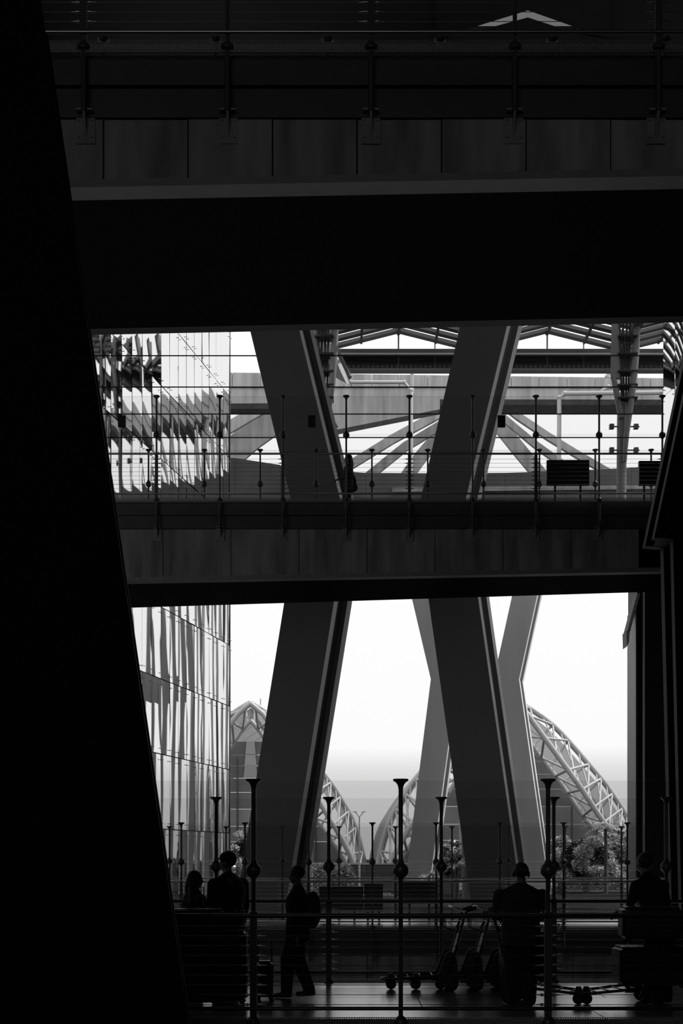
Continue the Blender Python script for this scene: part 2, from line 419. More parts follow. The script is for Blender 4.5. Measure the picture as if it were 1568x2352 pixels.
# display panels mounted on the rear railings of the far bridges
def panel(label, x0, x1, y0, y1, d, feet_z):
    a, b_ = P(x0, y1, d), P(x1, y0, d)
    cx = (a.x + b_.x) / 2
    tt = thing('display_panel', label, 'screen', (cx, d, feet_z))
    w_ = (b_.x - a.x) / 2; z0, z1 = a.z - feet_z, b_.z - feet_z
    obj('housing', MB().bb(-w_, w_, -.06, .06, z0, z1), M['screen'], tt)
    for k in range(3): obj('cooling_fin', MB().bb(-w_ * .95, w_ * .95, -.075, -.06, z0 + (z1 - z0) * (.2 + .27 * k), z0 + (z1 - z0) * (.24 + .27 * k)), M['screen'], tt)
    for s_ in (-.6, .6): obj('leg', MB().tube((s_ * w_, .0, 0), (s_ * w_, .0, z0), .03, n=8), M['post_black'], tt)
panel('wide black display panel behind the upper railing, right of the X column', 1255, 1352, 1058, 1115, 34.6, ZU)
panel('black display panel at the right end of the upper bridge', 1466, 1530, 1060, 1115, 34.6, ZU)
panel('black display panel low at left centre, in front of the bright hedge', 733, 834, 2036, 2092, 34.2, 0)
panel('black display panel low at centre, right beside the wider one', 836, 879, 2029, 2092, 34.2, 0)
panel('black display panel low right of centre, behind the nested carts', 925, 1000, 2026, 2076, 34.2, 0)

# ------------------------------------------------------------------ X columns
def quad_leg(px4, d, T, shift, face_m, parent, w_in=.14, fl=None):
    """px4: left-top, right-top, right-bottom, left-bottom in pixels at depth d; three layers: front flange, recessed web, rear flange"""
    a = [P(x, y, d) for x, y in px4]
    dirv = Vector((shift, T, 0))
    def layer(f0, f1, inset):
        pts = [p.copy() for p in a]
        pts[0].x += inset; pts[3].x += inset; pts[1].x -= inset; pts[2].x -= inset
        m = MB(); m.prism([p + dirv * f0 for p in pts], dirv * (f1 - f0)); return m
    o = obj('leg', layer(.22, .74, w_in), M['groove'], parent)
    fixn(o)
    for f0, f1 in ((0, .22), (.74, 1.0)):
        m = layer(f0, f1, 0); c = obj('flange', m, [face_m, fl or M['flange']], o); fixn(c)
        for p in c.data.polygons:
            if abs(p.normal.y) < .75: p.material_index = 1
    return o
def x_column(label, d, T, shift, legs, gusset, face_m, fl=None):
    tt = thing('x_column', label, 'column', (0, 0, 0))
    for q in legs: quad_leg(q, d, T, shift, face_m, tt, fl=fl)
    if gusset:
        o = obj('gusset_plate', MB().prism([P(x, y, d + T * .3) for x, y in gusset], (shift * .4, T * .4, 0)), face_m, tt); fixn(o)
    return tt
def lx(x0, y0, s, y): return x0 + s * (y - y0)
# near X column, behind the far bridge
yt, yk, yb_ = 130, 1190, 2150
L = lambda y: lx(573, 754, .241, y); R_ = lambda y: lx(1057, 746, -.228, y)
Ll = lambda y: lx(651, 1393, -.159, y); Rl = lambda y: lx(985, 1385, .14, y)
x_column('big dark X-shaped column pair behind the far footbridge, the one crossing both bright openings', 38.0, 1.25, .50,
         [[(L(yt), yt), (L(yt) + 113, yt), (L(yk) + 113, yk), (L(yk), yk)],
          [(Ll(yk) , yk), (Ll(yk) + 114, yk), (Ll(yb_) + 114, yb_), (Ll(yb_), yb_)],
          [(R_(yt), yt), (R_(yt) + 114, yt), (R_(yk) + 103, yk), (R_(yk), yk)],
          [(Rl(yk), yk), (Rl(yk) + 114, yk), (Rl(yb_) + 116, yb_), (Rl(yb_), yb_)]],
         [(740, 1156), (1000, 1156), (985, 1260), (760, 1260)], M['column'])
# far X column
def FL_(y): return 989 + (y - 1560) * .234 if y < 1560 else 989 - (y - 1560) * .1256
def FR_(y): return 1136 - (y - 1545) * .222 if y < 1560 else 1133 + (y - 1560) * .136
x_column('mid-grey X-shaped column farther outside, seen right of centre behind the dark one', 73.0, 1.2, .42,
         [[(FL_(1230), 1230), (FL_(1230) + 58, 1230), (989 + 60, 1560), (989, 1560)],
          [(989, 1560), (1049, 1560), (FL_(2060) + 56, 2060), (FL_(2060), 2060)],
          [(FR_(1230), 1230), (FR_(1230) + 57, 1230), (1191, 1562), (1133, 1562)],
          [(1133, 1562), (1192, 1562), (FR_(2060) + 62, 2060), (FR_(2060), 2060)]],
         [(1040, 1531), (1141, 1531), (1145, 1596), (1040, 1596)], M['column_far'])
# near black legs framing the picture
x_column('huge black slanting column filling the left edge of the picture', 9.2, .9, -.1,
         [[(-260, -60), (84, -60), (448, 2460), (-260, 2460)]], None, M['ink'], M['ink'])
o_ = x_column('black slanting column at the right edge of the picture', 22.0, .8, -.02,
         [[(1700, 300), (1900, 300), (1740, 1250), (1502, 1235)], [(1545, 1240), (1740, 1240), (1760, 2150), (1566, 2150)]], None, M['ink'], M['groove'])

# ------------------------------------------------------------------ lift shaft at right behind the far bridge
tt = thing('lift_shaft', 'tall black lift shaft with thin pale edge strips at the right of the lower opening', 'tower', (8.9, 36.5, -.5))
c0 = Vector((8.9, 36.5, -.5))
xl = XX(1463, 36.0)
obj('shaft', MB().bb(xl - c0.x, 1.6, -.5, .65, 0, 10.3), M['black'], tt)
obj('edge_strip', MB().bb(xl - .03 - c0.x, xl - .002 - c0.x, -.45, .62, 0, 9.0), M['ledge'], tt)
for px, w_ in ((1478, .025), (1550, .045)):
    xx = XX(px, 35.98); obj('edge_strip', MB().bb(xx - w_ - c0.x, xx + w_ - c0.x, -.54, -.5, 0, 10.3), M['flange'], tt)
for k in range(3): obj('panel', MB().bb(XX(1484, 36) - c0.x, XX(1544, 36) - c0.x, -.515, -.5, .3 + k * 3.3, 3.5 + k * 3.3), M['black'], tt)
tt = thing('awning', 'small pale corrugated awning high on the left edge of the lift shaft', 'awning', P(1452, 1420, 36.0))
c0 = P(1452, 1420, 36.0)
for k in range(6):
    f = k / 6; g_ = (k + 1) / 6
    pa = P(1462 - 22 * f, 1366 + 84 * f, 35.9) - c0; pb = P(1462 - 22 * g_, 1366 + 84 * g_, 35.9) - c0
    obj('slat', MB().prism([pa, pb, pb + Vector((.09, 0, .02)), pa + Vector((.09, 0, .05))], (0, .5, 0)), M['fabric'], tt)
pa = P(1438, 1450, 35.9) - c0; pb = P(1439, 1485, 35.9) - c0
obj('drip_edge', MB().prism([pa, pb, pb + Vector((.06, 0, .12)), pa + Vector((.1, 0, .05))], (0, .5, 0)), M['fabric'], tt)

# ------------------------------------------------------------------ mirrored glass building at left
def facade(label, E, ang, npan, zs, w_=1.05, flip=1):
    dv = Vector((math.sin(ang), math.cos(ang), 0)); nv = Vector((math.cos(ang), -math.sin(ang), 0)) * flip
    tt = thing('glass_building', label, 'building', (E.x, E.y, zs[0]))
    meshes = {}
    base = Vector((E.x, E.y, zs[0]))
    rot = Matrix((dv, nv, Vector((0, 0, 1)))).transposed()
    for j in range(len(zs) - 1):
        h = zs[j + 1] - zs[j]
        mb_ = MB(); a_ = (w_ - .04) / 2; hz = (h - .04) / 2; nx_ = 8; g_ = []
        for iz in range(5):
            for ix in range(nx_ + 1):
                u = -1 + 2 * ix / nx_; vz = -1 + 2 * iz / 4
                g_.append((u * a_, .010 * (1 - u * u) * (1 - .5 * vz * vz), vz * hz))
        mb_.add(g_, [(iz * (nx_ + 1) + ix + 1, iz * (nx_ + 1) + ix, (iz + 1) * (nx_ + 1) + ix, (iz + 1) * (nx_ + 1) + ix + 1) for iz in range(4) for ix in range(nx_)], 0, True)
        me = mb_.mesh('glass_pane', M['mirror'])
        for k in range(npan):
            c = E - dv * (w_ * (k + .5)); c.z = (zs[j] + zs[j + 1]) / 2
            o = link('glass_pane', me, tt, c - base)
            tl = Matrix.Rotation(random.gauss(0, .010), 3, 'Z') @ Matrix.Rotation(random.gauss(0, .006), 3, 'X')
            o.rotation_euler = (rot @ tl).to_euler()
    # spider fittings and joints
    m = MB()
    for j in range(1, len(zs) - 1):
        for k in range(npan + 1):
            c = E - dv * (w_ * k); c.z = zs[j]; c = c - base + nv * .05
            for a in (-.11, .11):
                for b_ in (-.22, .22):
                    q = c + dv * a + Vector((0, 0, b_)); m.tube(q - nv * .04, q + nv * .01, .016, n=6)
    tag(obj('bolt_fitting', m, M['ledge'], tt), kind='stuff')
    m = MB(); L = npan * w_
    a = E - base - nv * .06; bq = a - dv * L
    m.prism([a, bq, bq + Vector((0, 0, zs[-1] - zs[0])), a + Vector((0, 0, zs[-1] - zs[0]))], -nv * 8)
    fixn(obj('backing_wall', m, M['black'], tt))
    e = E - base; m = MB().prism([e - nv * .3, e + nv * .03, e + nv * .03 + dv * .06, e - nv * .3 + dv * .06], (0, 0, zs[-1] - zs[0]))
    fixn(obj('corner_trim', m, M['post'], tt))
    return tt
zs = [-.5, 2.72, 5.63, 8.55, 11.35, 14.2, 17.1, 19.95, 22.8, 25.7, 28.6]
E = Vector((XX(527, 60), 60, 0))
facade('mirror-glass building on the left with wavy vertical reflections', E, math.radians(11.4), 22, zs)
E = Vector((XX(1522, 52), 52, 0))
tt = facade('narrow strip of mirror glass facade at the right edge of the upper opening', E, math.radians(-12), 12, zs[4:], flip=-1)

# horizontal tension cables of the outer screen
tt = thing('cable_net', 'thin horizontal tension rods across the upper opening', 'cables', (0, 40.2, 10))
for y in (817, 889, 951, 1005):
    a = P(150, y, 40.2); b_ = P(1525, y, 40.2)
    obj('rod', MB().tube((a.x, 0, a.z - 10), (b_.x, 0, b_.z - 10), .018, n=6), M['post_black'], tt)

# ------------------------------------------------------------------ pleated roof over the forecourt
D_R = 60.0
ze = ZZ(803, D_R); rise = (803 - 760) * D_R / F
BW = 6.84; XR0 = XX(915, D_R) - BW / 2
tt = thing('pleated_roof', 'pleated glass and steel roof with rows of rafters at the top of the upper opening', 'roof', (XR0, D_R, ze))
def raf():
    m = MB()
    for s_ in (0, 1): pass
    return m
def rafter_mesh(s_):
    # from valley to ridge
    a = Vector((0, 0, 0)) if s_ > 0 else Vector((BW, 0, 0)); r = Vector((BW / 2, 0, rise))
    return MB().prism([a + Vector((0, -.17, -.06)), r + Vector((0, -.17, -.06)), r + Vector((0, -.17, .10)), a + Vector((0, -.17, .10))], (0, .34, .0)).mesh('rafter', M['roofsteel'])
RA, RB = rafter_mesh(1), rafter_mesh(-1)
for o in (RA, RB):
    bm = bmesh.new(); bm.from_mesh(o); bmesh.ops.recalc_face_normals(bm, faces=bm.faces); bm.to_mesh(o); bm.free()
for bay in range(4):
    for k in range(25):
        link('rafter', RA, tt, (bay * BW, -k * .82, 0)); link('rafter', RB, tt, (bay * BW, -k * .82, 0))
    obj('ridge_beam', MB().bb(bay * BW + BW / 2 - .07, bay * BW + BW / 2 + .07, -20, .2, rise - .12, rise + .05), M['roofsteel'], tt)
    for f in (.25, .75): obj('purlin', MB().bb(bay * BW + BW * f - .05, bay * BW + BW * f + .05, -20, .2, rise * .5 - .1, rise * .5 + .05), M['roofsteel'], tt)
    obj('hanger', MB().tube((bay * BW + BW / 2, .1, rise), (bay * BW + BW / 2, .1, -.9), .035, n=6), M['roofsteel'], tt)
    obj('hanger', MB().tube((bay * BW + BW * .745, .1, rise * .5), (bay * BW + BW * .745, .1, -.9), .025, n=6), M['roofsteel'], tt)
for bay in range(5):
    obj('valley_beam', MB().bb(bay * BW - .18, bay * BW + .18, -20, .3, -.25, .02), M['roofsteel'], tt)
W4 = BW * 4
obj('eave_girder', MB().bb(-.4, W4, -.1, .35, -.22, 0), M['roofsteel'], tt)
obj('eave_tube', MB().tube((-.4, -.2, -.31), (W4, -.2, -.31), .075, n=10), M['tube'], tt)
obj('eave_backing', MB().bb(-.4, W4, .36, .45, -.86, -.02), M['roofsteel'], tt)
obj('eave_panel', MB().bb(-.4, W4, .1, .3, -.70, -.40), M['black'], tt)
m = MB(); pts = []
k = 0; x = -.4
while x < W4:
    pts.append((x, 0 if k % 2 == 0 else .14)); x += .11; k += 1
for (xa, ya), (xb, yb) in zip(pts[:-1], pts[1:]):
    m.add([(xa, ya, -.88), (xb, yb, -.88), (xb, yb, -.70), (xa, ya, -.70)], [(0, 1, 2, 3)])
    m.add([(xa, ya, -.70), (xb, yb, -.70), (xb, .5, -.70), (xa, .5, -.70)], [(0, 1, 2, 3)])
tag(obj('corrugated_edge', m, M['corr'], tt), kind='stuff')
obj('gutter', MB().bb(-.4, W4, -.1, .4, -.96, -.90), M['ledge'], tt)
obj('cross_tube', MB().tube((BW * .9, -3.4, .05), (W4, -3.4, .05), .10, n=8), M['roofsteel'], tt)
obj('end_brace', MB().prism([P(706, 740, D_R - 2) - Vector((XR0, D_R, ze)), P(726, 740, D_R - 2) - Vector((XR0, D_R, ze)), P(795, 880, D_R - 2) - Vector((XR0, D_R, ze)), P(772, 868, D_R - 2) - Vector((XR0, D_R, ze))], (.3, .5, 0)), M['tube'], tt)
fixn(tt.children[-1])
obj('end_brace', MB().tube(P(735, 735, D_R - 1) - Vector((XR0, D_R, ze)), P(798, 870, D_R - 1) - Vector((XR0, D_R, ze)), .22, n=8), M['roofsteel'], tt)

# ------------------------------------------------------------------ masts carrying the roof valleys
def mast(label, px, d=57.0):
    b_ = P(px, 1200, d); b_.z = ZZ(1180, d)
    o0 = Vector((b_.x, d, b_.z)); tt = thing('roof_mast', label, 'mast', o0)
    def q(x, y, dd=0): return P(px + x, y, d + dd) - o0
    obj('trunk', MB().tube(q(-8, 1180), q(-6, 925), .21, n=14), M['mast'], tt)
    obj('arm', MB().path([q(0, 1060, -.35), q(4, 1000, -.4), q(20, 880, -.4), q(26, 800, -.3), q(29, 720, 0)], [.09, .12, .15, .16, .13], n=12), M['mast'], tt)
    obj('arm', MB().path([q(-8, 960, -.2), q(-20, 895, -.3), q(-27, 860, -.3)], [.13, .13, .11], n=12), M['mast'], tt)
    obj('tapered_plate', MB().prism([q(-30, 740, -.4), q(-17, 740, -.4), q(-13, 868, -.4), q(-33, 868, -.4)], (.1, .2, 0)), M['mast'], tt)
    fixn(tt.children[-1])
    for x0, x1 in ((-12, -6), (-4, -2), (5, 3), (13, 8)):
        obj('down_pipe', MB().tube(q(x0, 735), q(x1, 940), .05, n=6), M['roofsteel'], tt)
    for y in (782, 822, 862, 893, 922):
        obj('collar', MB().bb(q(-20, y).x, q(24, y).x, -.55, .1, q(0, y).z - .035, q(0, y).z + .035), M['post_black'], tt)
    for y in (980, 1034):
        obj('outrigger', MB().tube(q(-32, y), q(34, y), .03, n=6), M['post'], tt)
        for x in (-30, 26): obj('clamp', MB().bb(q(x - 5, y).x, q(x + 5, y).x, -.1, .1, q(x, y).z - .1, q(x, y).z + .1), M['post'], tt)
mast('clustered pipe mast at the right of the upper opening, in front of the viaduct', 1434)
mast('roof mast half hidden behind the right slanting column', 1052 + 30)
mast('roof mast half hidden behind the left slanting column', 742)

# ------------------------------------------------------------------ viaducts, pipes
tt = thing('viaduct', 'pale grey elevated road with panelled parapet behind the roof masts', 'viaduct', P(1000, 930, 82))
o0 = P(1000, 930, 82)
def Q(x, y, d): return P(x, y, d) - o0
body = [Q(470, 890, 82), Q(1750, 893, 82), Q(1750, 918, 82), Q(1010, 917, 82), Q(1010, 940, 82), Q(782, 985, 82), Q(758, 990, 82), Q(650, 926, 82), Q(470, 927, 82)]
fixn(obj('girder', MB().prism(body, (0, 1.0, 0)), M['viaduct'], tt))
for k in range(20):
    xa = 470 + 64 * k; ya = 855 + (xa - 470) * .013
    fixn(obj('parapet_panel', MB().prism([Q(xa, ya, 81.9), Q(xa + 63, ya + .8, 81.9), Q(xa + 63, 889.5, 81.9), Q(xa, 889.5, 81.9)], (0, .4, 0)), M['viaduct'], tt))
obj('road_deck', MB().prism([Q(470, 880, 82.4), Q(1750, 880, 82.4), Q(1750, 889, 82.4), Q(470, 889, 82.4)], (0, 5, 0)), M['road'], tt)
VIA = tt; VO = o0.copy()
for px in (692, 1074): obj('pier', MB().tube(Vector((XX(px, 82.6), 82.6, -.5)) - o0, Vector((XX(px, 82.6), 82.6, ZZ(925, 82.6))) - o0, .55, n=14), M['viaduct'], tt)
tt = thing('access_ramp', 'dark grey ramp wall along the bottom of the upper opening', 'ramp', P(1000, 1150, 66))
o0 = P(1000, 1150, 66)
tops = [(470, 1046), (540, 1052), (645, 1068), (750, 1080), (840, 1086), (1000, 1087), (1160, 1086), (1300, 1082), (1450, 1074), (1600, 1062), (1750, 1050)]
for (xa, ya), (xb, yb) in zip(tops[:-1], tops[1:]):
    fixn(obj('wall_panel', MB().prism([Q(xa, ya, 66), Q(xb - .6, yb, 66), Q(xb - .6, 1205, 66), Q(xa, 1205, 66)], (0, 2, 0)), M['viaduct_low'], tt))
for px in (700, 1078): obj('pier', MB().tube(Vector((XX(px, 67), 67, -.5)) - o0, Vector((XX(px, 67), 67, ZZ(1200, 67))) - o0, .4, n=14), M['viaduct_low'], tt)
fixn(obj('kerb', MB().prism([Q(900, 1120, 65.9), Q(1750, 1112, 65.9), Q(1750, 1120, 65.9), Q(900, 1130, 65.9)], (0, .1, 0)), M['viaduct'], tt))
def pipe(pts, d, r):
    q = [P(x, y, d) - VO for x, y in pts]
    o = obj('drain_pipe', MB().path(q, r, n=10), M['pipe'], VIA)
    for i in range(1, len(q) - 1): obj('elbow', MB().ell(q[i], (r * 1.25,) * 3, 10, 6), M['pipe'], o)
pipe([(790, 850), (790, 868), (800, 878), (928, 878), (944, 897), (944, 1150)], 80.5, .11)
pipe([(946, 852), (946, 905)], 81, .12)
pipe([(1520, 902), (1296, 904), (1284, 914), (1283, 1160)], 78, .13)
pipe([(1398, 856), (1394, 866), (1395, 888), (1380, 900)], 80, .13)

# radial arms of the canopy
tt = thing('canopy_frame', 'grey radial beams fanning down left and right behind the slanting columns', 'roof frame', P(1080, 930, 92))
o0 = P(1080, 930, 92)
def ribbon(pts, w_, d, dep, m_):
    up = []; dn = []
    for i, (x, y) in enumerate(pts):
        x0_, y0_ = pts[max(i - 1, 0)]; x1_, y1_ = pts[min(i + 1, len(pts) - 1)]
        L = math.hypot(x1_ - x0_, y1_ - y0_); nx, ny = -(y1_ - y0_) / L, (x1_ - x0_) / L
        up.append(P(x + nx * w_ / 2, y + ny * w_ / 2, d) - o0); dn.append(P(x - nx * w_ / 2, y - ny * w_ / 2, d) - o0)
    for i in range(len(pts) - 1):
        m = MB().prism([up[i], up[i + 1], dn[i + 1], dn[i]], (0, dep, 0)); yield m
for pts, w_, dd in (([(1022, 942), (900, 1008), (780, 1082)], 20, 92), ([(1018, 972), (930, 1025), (842, 1096)], 20, 93), ([(1012, 995), (965, 1050), (922, 1110)], 30, 94),
                ([(1146, 920), (1190, 955), (1260, 1002), (1330, 1045), (1405, 1088)], 16, 92), ([(1146, 950), (1230, 1020), (1330, 1092)], 15, 93), ([(1135, 960), (1195, 1035), (1262, 1115)], 32, 94),
                ([(648, 912), (580, 948), (490, 1002)], 26, 92), ([(655, 945), (575, 1002), (490, 1075)], 62, 93)):
    full = MB()
    for m in ribbon(pts, w_, dd, .35, None):
        full.add(m.v, m.f)
    fixn(obj('radial_beam', full, M['viaduct'], tt))

obj('hub_post', MB().tube(Vector((XX(1078, 92.5), 92.5, -.5)) - o0, P(1078, 925, 92.5) - o0, .5, n=14), M['viaduct'], tt)

# ------------------------------------------------------------------ vaulted concourses (arched tube trusses)
OUT = [(0, 1597), (38, 1617), (99, 1659), (141, 1701), (195, 1763), (225, 1798), (255, 1842), (278, 1880), (300, 1945), (312, 2010)]
FRO = [(0, 1600), (39, 1630), (79, 1684), (141, 1768), (178, 1820), (208, 1867), (235, 1905), (262, 1950), (280, 1985), (300, 2015)]
BOT = [(0, 1640), (25, 1665), (54, 1706), (99, 1766), (128, 1805), (170, 1867), (205, 1910), (245, 1960), (270, 1995), (298, 2020)]
def smooth(pts, n=22):
    out = []
    m = len(pts)
    for i in range(n):
        t = i / (n - 1) * (m - 1); k = min(int(t), m - 2); f = t - k
        p = [pts[max(k - 1, 0)], pts[k], pts[k + 1], pts[min(k + 2, m - 1)]]
        out.append(tuple(.5 * (2 * p[1][c] + (p[2][c] - p[0][c]) * f + (2 * p[0][c] - 5 * p[1][c] + 4 * p[2][c] - p[3][c]) * f * f + (3 * p[1][c] - p[0][c] - 3 * p[2][c] + p[3][c]) * f ** 3) for c in (0, 1)))
    return out
def concourse(label, cx, sxl, sxr, sy, d, nn=9):
    o0 = P(cx, 2020, d); o0.z = -.5
    tt = thing('vaulted_concourse', label, 'building', o0)
    def pt(p, s_, dd): return P(cx + p[0] * s_, 2010 - (2010 - p[1]) * sy, d + dd) - o0
    tiers = {}
    for side in (-1, 1):
        s_ = side * (sxl if side < 0 else sxr)
        A = [pt(p, s_, 6) for p in smooth(OUT)]; Bc = [pt(p, s_, 0) for p in smooth(FRO)]; Cc = [pt(p, s_, 5) for p in smooth(BOT)]
        obj('arch_chord', MB().path(A, .26, n=8), M['tube'], tt)
        obj('arch_chord', MB().path(Bc, .24, n=8), M['tube'], tt)
        obj('arch_chord', MB().path(Cc, .22, n=8), M['tube'], tt)
        for i in range(1, 20, 2):
            obj('brace', MB().tube(Bc[i], A[min(i + 2, 21)], .11, n=6), M['tube'], tt)
            obj('brace', MB().tube(A[i], Bc[min(i + 1, 21)], .09, n=6), M['tube'], tt)
            obj('brace', MB().tube(Bc[i], Cc[min(i + 1, 21)], .12, n=6), M['tube'], tt)
            obj('brace', MB().tube(Cc[i + 1], Bc[min(i + 2, 21)], .10, n=6), M['tube'], tt)
            obj('brace', MB().tube(Bc[i], A[max(i - 3, 0)], .06, n=5), M['tube'], tt)
            obj('strut', MB().tube(Cc[i], A[i], .10, n=6), M['tube'], tt)
        # roof skin running back, with standing ribs
        m = MB(); back = Vector((0, 42, 0))
        S = [p - Vector((side * .25, -.6, .35)) for p in A]
        for i in range(len(S) - 1):
            m.add([S[i], S[i + 1], S[i + 1] + back, S[i] + back], [(0, 1, 2, 3)])
        obj('roof_skin', m, M['membrane'], tt)
        for k in range(1, 6):
            off = Vector((0, k * 7.0, 0)); obj('roof_rib', MB().path([p + off for p in A], .16, n=6), M['tube'], tt)
    # end wall in horizontal cladding bands, a pale glazed centre
    fr = smooth(BOT, 40)
    lv = [1690, 1722, 1748, 1778, 1812, 1852, 1893, 1930, 1975, 2045]
    def halfw(y):
        best = 0
        for x_, y_ in fr:
            if y_ <= y: best = max(best, x_)
        return max(best, 8)
    for i in range(len(lv) - 1):
        y0, y1 = lv[i], lv[i + 1]; w0 = halfw(y0); w1 = halfw(y1)
        for side, xa in ((-1, 0), (1, 0)):
            s_ = side * (sxl if side < 0 else sxr)
            q = [pt((0, y0 + .8), s_, 7), pt((w0, y0 + .8), s_, 7), pt((w1, y1 - .8), s_, 7), pt((0, y1 - .8), s_, 7)]
            fixn(obj('wall_band', MB().prism(q, (0, .4, 0)), M['clad'] if i in (5, 6) else M['clad_dark'], tt))
    for i in range(3):
        y0, y1 = lv[i], lv[i + 1]
        q = [pt((9 + i * 2, y0), -1, 6.8), pt((9 + i * 2, y0), 1, 6.8), pt((12 + i * 2, y1 - 1), 1, 6.8), pt((12 + i * 2, y1 - 1), -1, 6.8)]
        fixn(obj('glazed_panel', MB().prism(q, (0, .1, 0)), M['fabric'] if i < 2 else M['tube'], tt))
    for x_ in (-95, -30, 30, 95, 150):
        a = pt((x_, 1850 if abs(x_) > 60 else 1730), 1, 6.6); b_ = pt((x_, 2040), 1, 6.6)
        if abs(x_) < 290: obj('mullion', MB().tube(a, b_, .09, n=6), M['roofsteel'], tt)
concourse('vaulted concourse hall with arched tube truss at the right, behind the X columns', 1163, .955, 1.0, 1.0, 110)
concourse('vaulted concourse hall at the left, its peak beside the mirror-glass building', 575, .86, .85, .96, 122)

# ------------------------------------------------------------------ trees, hedge, palm
def leaves(name, blobs, n, m_, parent, size=.16, seed=1):
    rnd = random.Random(seed); mb = MB()
    for (c, r) in blobs:
        k = int(n * (r[0] * r[2]) / sum(b[1][0] * b[1][2] for b in blobs))
        for _ in range(k):
            u = Vector((rnd.gauss(0, 1), rnd.gauss(0, 1), rnd.gauss(0, 1))).normalized() * (rnd.random() ** .4)
            p = Vector((c[0] + u.x * r[0], c[1] + u.y * r[1], c[2] + u.z * r[2]))
            a = Vector((rnd.gauss(0, 1), rnd.gauss(0, 1), rnd.gauss(0, .7))).normalized(); b_ = a.cross(Vector((rnd.gauss(0, 1), rnd.gauss(0, 1), rnd.gauss(0, 1)))).normalized()
            s_ = size * rnd.uniform(.6, 1.3)
            mb.add([p - a * s_, p - b_ * s_ * .35, p + a * s_, p + b_ * s_ * .35], [(0, 1, 2, 3)])
    return tag(obj(name, mb, m_, parent), kind='stuff')
def tree(label, px, py, d, rx, rz, n, seed, m_=None, size=.16):
    top = P(px, py, d); tt = thing('tree', label, 'tree', (top.x, d, -.5)); rnd = random.Random(seed)
    H = top.z + .5
    obj('trunk', MB().path([(0, 0, 0), (.1, 0, H * .4), (0, .1, H * .75)], [.22, .16, .08], n=8), M['bark'], tt)
    for k in range(5):
        a = rnd.uniform(0, 6.28); obj('branch', MB().tube((.05, 0, H * .4), (rx * .7 * math.cos(a), .6 * math.sin(a), H * rnd.uniform(.6, .85)), .07, .03, n=5), M['bark'], tt)
    bl = [((rnd.uniform(-.8, .8) * rx, rnd.uniform(-.6, .6) * rx, max(H - rz * rnd.uniform(.28, 1.75), .5)), (rx * rnd.uniform(.2, .36), rx * .3, rz * rnd.uniform(.18, .32))) for _ in range(20)]
    leaves('foliage', bl, n, m_ or M['leaf'], tt, size, seed)
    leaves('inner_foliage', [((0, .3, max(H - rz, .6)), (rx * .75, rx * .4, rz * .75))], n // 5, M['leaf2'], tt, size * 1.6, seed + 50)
tree('bushy sunlit tree at the right, in front of the vaulted hall', 1345, 1912, 76, 1.9, 1.6, 16000, 3, size=.10)
tree('round sunlit tree at the far right beside the lift shaft', 1432, 1893, 83, 1.6, 1.7, 14000, 4, size=.10)
tree('low sunlit tree left of the bushy one, near the tall post', 1283, 1940, 79, .9, 1.3, 6000, 5, M['leaf'])
tree('small dark tree behind the two people at the left', 575, 1905, 84, 1.3, 1.1, 4000, 6, M['leaf'])
tree('slim leafy tree between the X column legs', 1045, 1925, 70, .8, 1.3, 4000, 8)
def hedge(label, x0, x1, y0, y1, d, n, seed):
    a, b_ = P(x0, y1, d), P(x1, y0, d); tt = thing('hedge', label, 'hedge', ((a.x + b_.x) / 2, d, -.5)); w_ = (b_.x - a.x) / 2
    zt = b_.z + .5; zb = max(a.z + .5, .1); nb = max(2, int(w_ * 2))
    obj('planter', MB().bb(-w_, w_, -.4, .4, 0, max(zb - .05, .05)), M['viaduct'], tt)
    leaves('foliage', [((-w_ + w_ * 2 * (k + .5) / nb, 0, (zt + zb) / 2), (w_ / nb * 1.2, .5, (zt - zb) / 2)) for k in range(nb)], n, M['leaf'], tt, .11, seed)
hedge('sunlit hedge behind the wide low display panel', 714, 812, 1982, 2112, 72, 6500, 11)
hedge('sunlit low hedge right of the low display panels', 832, 905, 2066, 2100, 71, 3250, 12)
hedge('sunlit hedge strip at right centre under the trees', 1285, 1440, 2000, 2065, 80, 9100, 13)
hedge('small bright shrub patch left, behind the man in the cap', 532, 560, 1972, 2030, 69, 1170, 14)
def palm(label, px, py, d, nf, L, seed):
    c = P(px, py, d); tt = thing('palm', label, 'plant', (c.x, d, -.5)); H = c.z + .5; rnd = random.Random(seed)
    obj('trunk', MB().path([(0, 0, 0), (.03, 0, H * .5), (0, 0, H)], [.13, .1, .08], n=8), M['bark'], tt)
    for k in range(nf):
        a = k / nf * 6.28 + rnd.uniform(-.2, .2); el = rnd.uniform(.3, 1.1); m = MB()
        dirv = Vector((math.cos(a) * math.cos(el), math.sin(a) * math.cos(el), math.sin(el))); p = Vector((0, 0, H)); pr = p.copy()
        side = dirv.cross(Vector((0, 0, 1))).normalized()
        for i in range(9):
            f = i / 9; p2 = p + dirv * (L / 9); dirv = (dirv + Vector((0, 0, -.16))).normalized()
            m.tube(p, p2, .012, n=4)
            for s_ in (-1, 1):
                tip = p + side * s_ * L * .30 * (1 - f * .6) + dirv * L * .12 - Vector((0, 0, .05))
                m.add([p, p + dirv * .05, tip], [(0, 1, 2)])
            p = p2
        obj('frond', m, M['leaf'], tt)
palm('small spiky palm left of the slim tree, behind the far railing', 985, 2012, 66, 12, .75, 21)
palm('bright spiky palm at the foot of the dark column', 1048, 1990, 62, 14, .8, 22)
palm('feathery palm crown above the bushy tree at the right', 1390, 1905, 74, 16, 1.5, 23)

